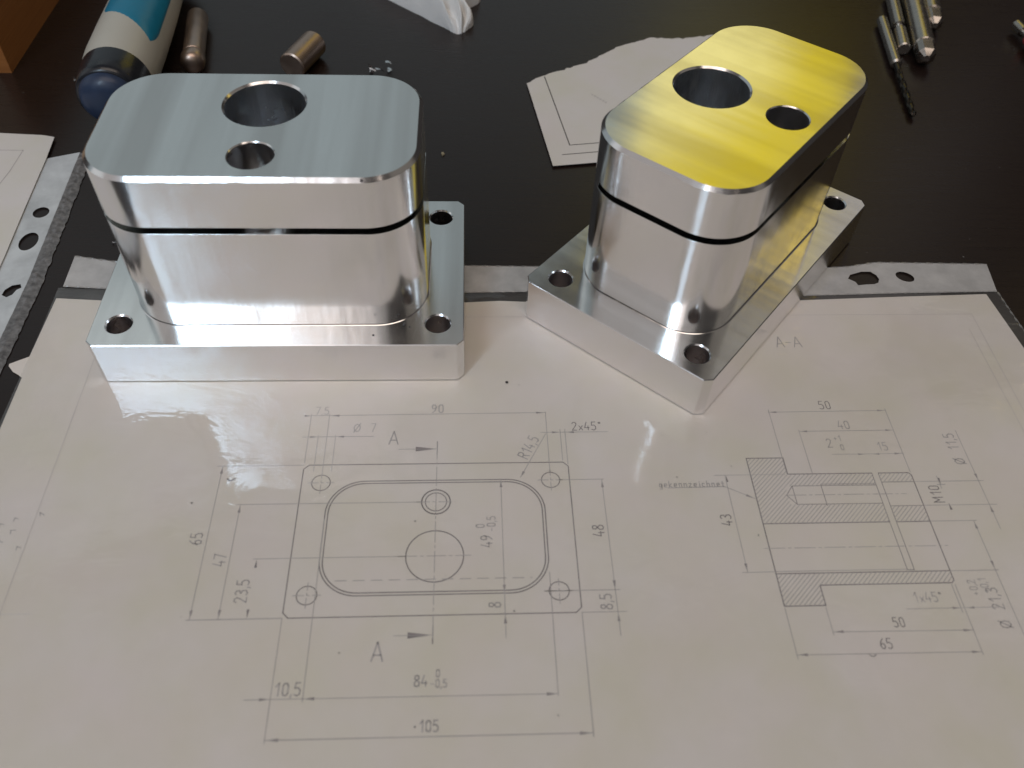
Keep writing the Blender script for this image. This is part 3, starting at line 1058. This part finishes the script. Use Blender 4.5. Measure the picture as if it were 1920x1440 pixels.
# turquoise inlay: a patch of the grip surface, raised a little
a0, a1 = Vector(A0), Vector(A1)
d = (a1 - a0).normalized(); u = (Vector((0, 0, 1)) - d * d.z).normalized(); w = d.cross(u)
mb = MB()
rows = []
NA, NTt = 28, 26
for j in range(NTt + 1):
    f = j / NTt
    row = []
    for i in range(NA + 1):
        g = i / NA
        ang = math.radians(38 - 108 * g)               # from upper left to right flank
        t_lo = 46 - 17 * g ** 1.2
        if g < 0.07: t_lo += (0.07 - g) * 35
        if g > 0.9: t_lo += (g - 0.9) ** 1.0 * 90
        t = t_lo + (118 - t_lo) * f
        r = hr(t) + (0.3 if 0 < i < NA and j > 0 else -0.15)
        c = a0 + d * t
        row.append(c + (u * math.cos(ang) - w * math.sin(ang)) * r * 1.0)
    rows.append(row)
for p, q in zip(rows, rows[1:]):
    mb.ring_strip(p, q, 0, closed=False)
mb.build('turquoise_inlay', HB, sh, smooth=40)

# ------------------------------------------------------------------ steel pins, taps and drill
STEEL = mat_simple('turned_steel', (0.52, 0.40, 0.33), 0.38, 1.0, 0.0, 2, 0.08)  # brown of the mirrored surroundings mixed into the base colour
STEEL_B = mat_simple('ground_steel', (0.46, 0.42, 0.38), 0.27, 1.0, 0.0, 4, 0.1)
STEEL_D = mat_simple('dark_drill_steel', (0.06, 0.052, 0.045), 0.3, 1.0, 0.1, 8, 0.3)


def pin(name, label, a, b, prof, mat, seg=36, part='shank', cat='steel pin', group=None):
    r = empty(name, a)
    tag(r, label, cat, group)
    mb = MB()
    lathe(mb, prof, (0, 0, 0), Vector(b) - Vector(a), seg)
    mb.build(part, mat, r, smooth=35)
    return r


r = pin('steel_pin', 'long steel pin with a rounded head lying beside the tool handle', (-7.0, 167.5, 4.1), (-13.5, 212, 3.7),
        [(8, 4.0), (8.5, 4.4), (42, 4.4), (43, 3.8)], STEEL)
mb = MB(); lathe(mb, [(0, 1.5), (0.5, 3.2), (1.5, 4.4), (3, 4.85), (6.5, 4.85), (8.0, 4.3)], (0, 0, 0), (-6.5, 44.5, -0.4), 36); mb.build('head', STEEL, r, smooth=40)
pin('steel_pin', 'short steel pin lying just beyond the far edge of the left block', (33.6, 166.5, 4.9), (41.5, 188, 4.9),
    [(0, 4.9), (0.5, 5.5), (20, 5.5), (20.6, 5.0)], STEEL, part='shank')

# slim drill with a thick shank
r = pin('drill_bit', 'thin twist drill with a bright thick shank pointing towards the camera', (292.3, 178.5, 1.9), (298.5, 219, 1.9),
        [(0, 1.6), (0.8, 2.4), (40, 2.4), (40.8, 1.8)], STEEL_B, cat='drill')
mb = MB()
p0, p1 = Vector((0, 0, 0)), Vector((287.0, 139.0, 1.2)) - Vector((292.3, 178.5, 1.9))
d = p1.normalized(); L = p1.length
u = Vector((0, 0, 1)) - d * d.z; u.normalize(); w = d.cross(u)
rings = []
for k in range(90):
    t = L * k / 89
    rr = 1.35 if t < L - 2 else 1.35 * max(0.08, (L - t) / 2)
    tw = 0 if t < 7 else (t - 7) * 0.42
    ring = []
    for i in range(16):
        a = 2 * PI * i / 16
        fl = 1.0 if t < 6 else 1 - 0.42 * max(0, math.cos(2 * a)) ** 2
        q = rr * fl
        ring.append(d * t + (u * math.cos(a + tw) + w * math.sin(a + tw)) * q)
    rings.append(ring)
for a, b in zip(rings, rings[1:]):
    mb.ring_strip(a, b)
mb.build('twist_flute', STEEL_D, r, smooth=50)


def tap(label, a, b, r0, sq_len, mat=STEEL_B):
    """hand tap shank: round rod whose near end is milled square"""
    root = empty('hand_tap', a)
    tag(root, label, 'hand tap', 'hand taps in a row')
    v = Vector(b) - Vector(a)
    d = v.normalized(); L = v.length
    mb = MB(); lathe(mb, [(sq_len, r0 - 0.5), (sq_len + 0.7, r0), (L, r0), (L + 0.5, r0 - 0.5)], (0, 0, 0), v, 36)
    mb.build('shank', mat, root, smooth=35)
    u = (Vector((0, 0, 1)) - d * d.z).normalized(); w = d.cross(u)
    s = r0 * 0.80
    mb = MB(); rings = []
    for t, k in ((0, 0.35), (1.2, 0.72), (2.2, 0.98), (sq_len, 1.0), (sq_len + 0.2, 1.0)):
        ring = []
        for qx, qy in ((1, 0.55), (0.55, 1), (-0.55, 1), (-1, 0.55), (-1, -0.55), (-0.55, -1), (0.55, -1), (1, -0.55)):
            ring.append(d * t + (u * qx + w * qy) * s * k)
        rings.append(ring)
    for a_, b_ in zip(rings, rings[1:]):
        mb.ring_strip(a_, b_)
    mb.add(rings[0], [tuple(range(8))[::-1]])
    mb.build('square_end', mat, root, smooth=25)
    return root


r = pin('steel_rod', 'slender steel rod with a notch lying between the drill and the thick tap', (299.6, 190.8, 2.5), (311, 245, 2.5),
        [(0, 2.4), (0.5, 2.9), (16.5, 2.9), (16.6, 1.9), (20.5, 1.9), (20.6, 2.9), (55, 2.9)], STEEL_B, cat='steel rod')
tap('thick hand tap with its square end towards the camera, middle of the tool row', (305.2, 179.5, 4.4), (320.5, 247, 4.4), 4.7, 10)
tap('hand tap at the outer end of the tool row, only its end showing', (320.3, 210.6, 3.6), (330.5, 252, 3.6), 4.2, 11)
r = pin('pen_tool', 'slim dark tool with a red ring and steel tip cut off by the right edge', (360.2, 214.0, 3.0), (361.5, 180, 3.6),
        [(0, 1.6), (0.6, 2.4), (7.5, 2.4), (7.6, 1.4), (14, 1.5)], STEEL_B, part='tip', cat='tool')
mb = MB(); lathe(mb, [(13.5, 2.6), (14, 3.2), (18, 3.3), (18.3, 3.0)], (0, 0, 0), (1.3, -34, 0.6), 32); mb.build('red_ring', mat_simple('red_plastic', (0.35, 0.03, 0.035), 0.35), r)
mb = MB(); lathe(mb, [(18.2, 3.2), (19, 3.7), (60, 3.9), (61, 3.2)], (0, 0, 0), (1.3, -34, 0.6), 32); mb.build('handle', mat_simple('dark_handle', (0.02, 0.022, 0.03), 0.35), r)

# ------------------------------------------------------------------ white cloth
CL = MB()
NXc, NYc = 70, 80


def cloth_h(s, t):
    """s across 0..1, t from the near corner 0..1"""
    x = (s - 0.5)
    e = min(1, min(s, 1 - s) * 7) ** 0.5 * min(1, t * 9) ** 0.5
    f = 0.5 + 0.5 * math.sin((x * 1.0 + t * 0.25) * 15 + 1.2 * noise.noise(Vector((s * 3, t * 3, 0))))
    g = noise.noise(Vector((s * 5, t * 6, 4)))
    return e * (4.5 + 6.0 * f ** 1.5 + 3.0 * g + 5 * t)


grid = []
for j in range(NYc + 1):
    t = j / NYc
    row = []
    for i in range(NXc + 1):
        s = i / NXc
        # fan from the near corner (99.8,195.5): left edge runs up-left, right edge up-right
        L = (97.0 - 50 * t, 199.0 + 49 * t)
        Rr = (104.0 + 9.0 * t + 2.6 * math.sin(t * 17 + 0.3), 200.5 + 62 * t)
        x = L[0] + (Rr[0] - L[0]) * s + 0.5 * noise.noise(Vector((s * 9, t * 9, 1)))
        y = L[1] + (Rr[1] - L[1]) * s - 3.5 * math.sin(PI * s) * max(0, 1 - t * 3) + 0.5 * noise.noise(Vector((s * 9, t * 9, 7)))
        row.append((x - 95, y - 215, -0.6 + cloth_h(s, t)))
    grid.append(row)
for a, b in zip(grid, grid[1:]):
    CL.ring_strip(a, b, 0, closed=False)
t = NT('white_terry_cloth')
fz = t.noise(t.map(), 14, 5, 0.7)
CLM = t.pbr(**{'Base Color': (0.86, 0.85, 0.84, 1), 'Roughness': 0.95, 'Normal': t.bump(fz, 0.8, 0.04), 'Sheen Weight': 0.2})
clo = CL.build('cloth', CLM, None, smooth=80)
clo.location = Vector((96, 224, 0)) * MM
tag(clo, 'crumpled white cloth whose corner reaches in from the top edge', 'cloth')

# ------------------------------------------------------------------ swarf and crumbs
CHIP = mat_simple('bright_swarf', (0.75, 0.76, 0.78), 0.15, 1.0)


def swarf(label, x, y, size, turns, seed, rot, group='curled metal chips'):
    rr = random.Random(seed)
    mb = MB()
    rows = []
    n = int(26 * turns)
    for k in range(n):
        a = 2 * PI * turns * k / n
        rad = size * (0.35 + 0.25 * k / n)
        px = rad * math.cos(a)
        pz = rad * math.sin(a) + size * 0.62
        py = (k / n - 0.5) * size * 2.6
        nx, nz = math.cos(a), math.sin(a)
        wv = size * 0.28
        rows.append([(px, py - wv, max(0.02, pz)), (px + nx * 0.08, py + wv, max(0.05, pz + 0.06))])
    for a, b in zip(rows, rows[1:]):
        mb.ring_strip(a, b, 0, closed=False)
    o = mb.build('metal_chip', CHIP, None, smooth=60)
    o.location = Vector((x, y, -0.65)) * MM
    o.rotation_euler = (0, 0, rot)
    tag(o, label, 'metal chip', group)


swarf('bright curled chip at the far right corner of the left block', 66.6, 170.6, 3.2, 1.1, 1, 1.0)
swarf('small dark curled chip next to the bright one behind the left block', 72.8, 172.8, 2.6, 1.4, 2, 0.2)
swarf('tiny silvery chip on the table left of the tool handle', -54.5, 163.0, 1.0, 1.2, 5, 0.7)
swarf('tiny golden chip on the table between the sleeve and the left block', -12.4, 61.6, 0.8, 1.0, 7, 1.2)


def crumb(name, label, x, y, z, r, mat, seed, cat='crumb', sx=1.0, group=None):
    rr = random.Random(seed)
    bm = bmesh.new()
    bmesh.ops.create_icosphere(bm, subdivisions=2, radius=r * MM)
    for v in bm.verts:
        v.co *= 1 + rr.uniform(-0.22, 0.22)
        v.co.x *= sx
        v.co.z *= 0.55
    me = bpy.data.meshes.new(name)
    bm.to_mesh(me); bm.free()
    me.materials.append(mat)
    o = bpy.data.objects.new(name, me)
    COL.objects.link(o)
    o.location = Vector((x, y, z)) * MM
    o.rotation_euler = (0, 0, rr.uniform(0, 3))
    tag(o, label, cat, group)


CRM = mat_simple('pale_crumb', (0.36, 0.32, 0.22), 0.7)
CRD = mat_simple('dark_grit', (0.05, 0.045, 0.045), 0.6)
crumb('crumb', 'pale crumb on the dark table between the two blocks', 96.4, 113.6, -0.3, 0.95, CRM, 1, sx=0.65)
crumb('grit', 'dark grain on the front flange of the left block by the boss corner', 87.8, 7.6, 15.2, 0.35, CRD, 2, 'grit')
crumb('grit', 'dark speck on the left block flange in front of its boss', 79.4, 3.9, 15.1, 0.28, CRD, 3, 'grit')
crumb('grit', 'dark grain lying on the sleeve between the blocks', 117.4, -1.0, -0.05, 0.42, CRD, 4, 'grit')
# fine dust on the dark table
mb = MB()
rd = random.Random(21)
for k in range(260):
    x, y = rd.uniform(-110, 380), rd.uniform(50, 330)
    if 125 < x < 262 and 100 < y < 212 or x < -33 and y < 128:
        continue
    s = rd.choice((0.10, 0.14, 0.2, 0.32)) * rd.uniform(0.6, 1.3)
    a = rd.uniform(0, PI)
    c, q = math.cos(a) * s, math.sin(a) * s
    mb.add([(x - c, y - q, -0.69), (x + q * 0.5, y - c * 0.5, -0.69), (x + c, y + q, -0.69), (x - q * 0.5, y + c * 0.5, -0.69), (x, y, -0.69 + s * 0.7)],
           [(0, 1, 4), (1, 2, 4), (2, 3, 4), (3, 0, 4)])
o = mb.build('dust', mat_simple('grey_dust', (0.20, 0.18, 0.16), 0.8), None, smooth=0)
tag(o, 'fine pale dust and swarf specks scattered over the dark table', 'dust', kind='stuff')
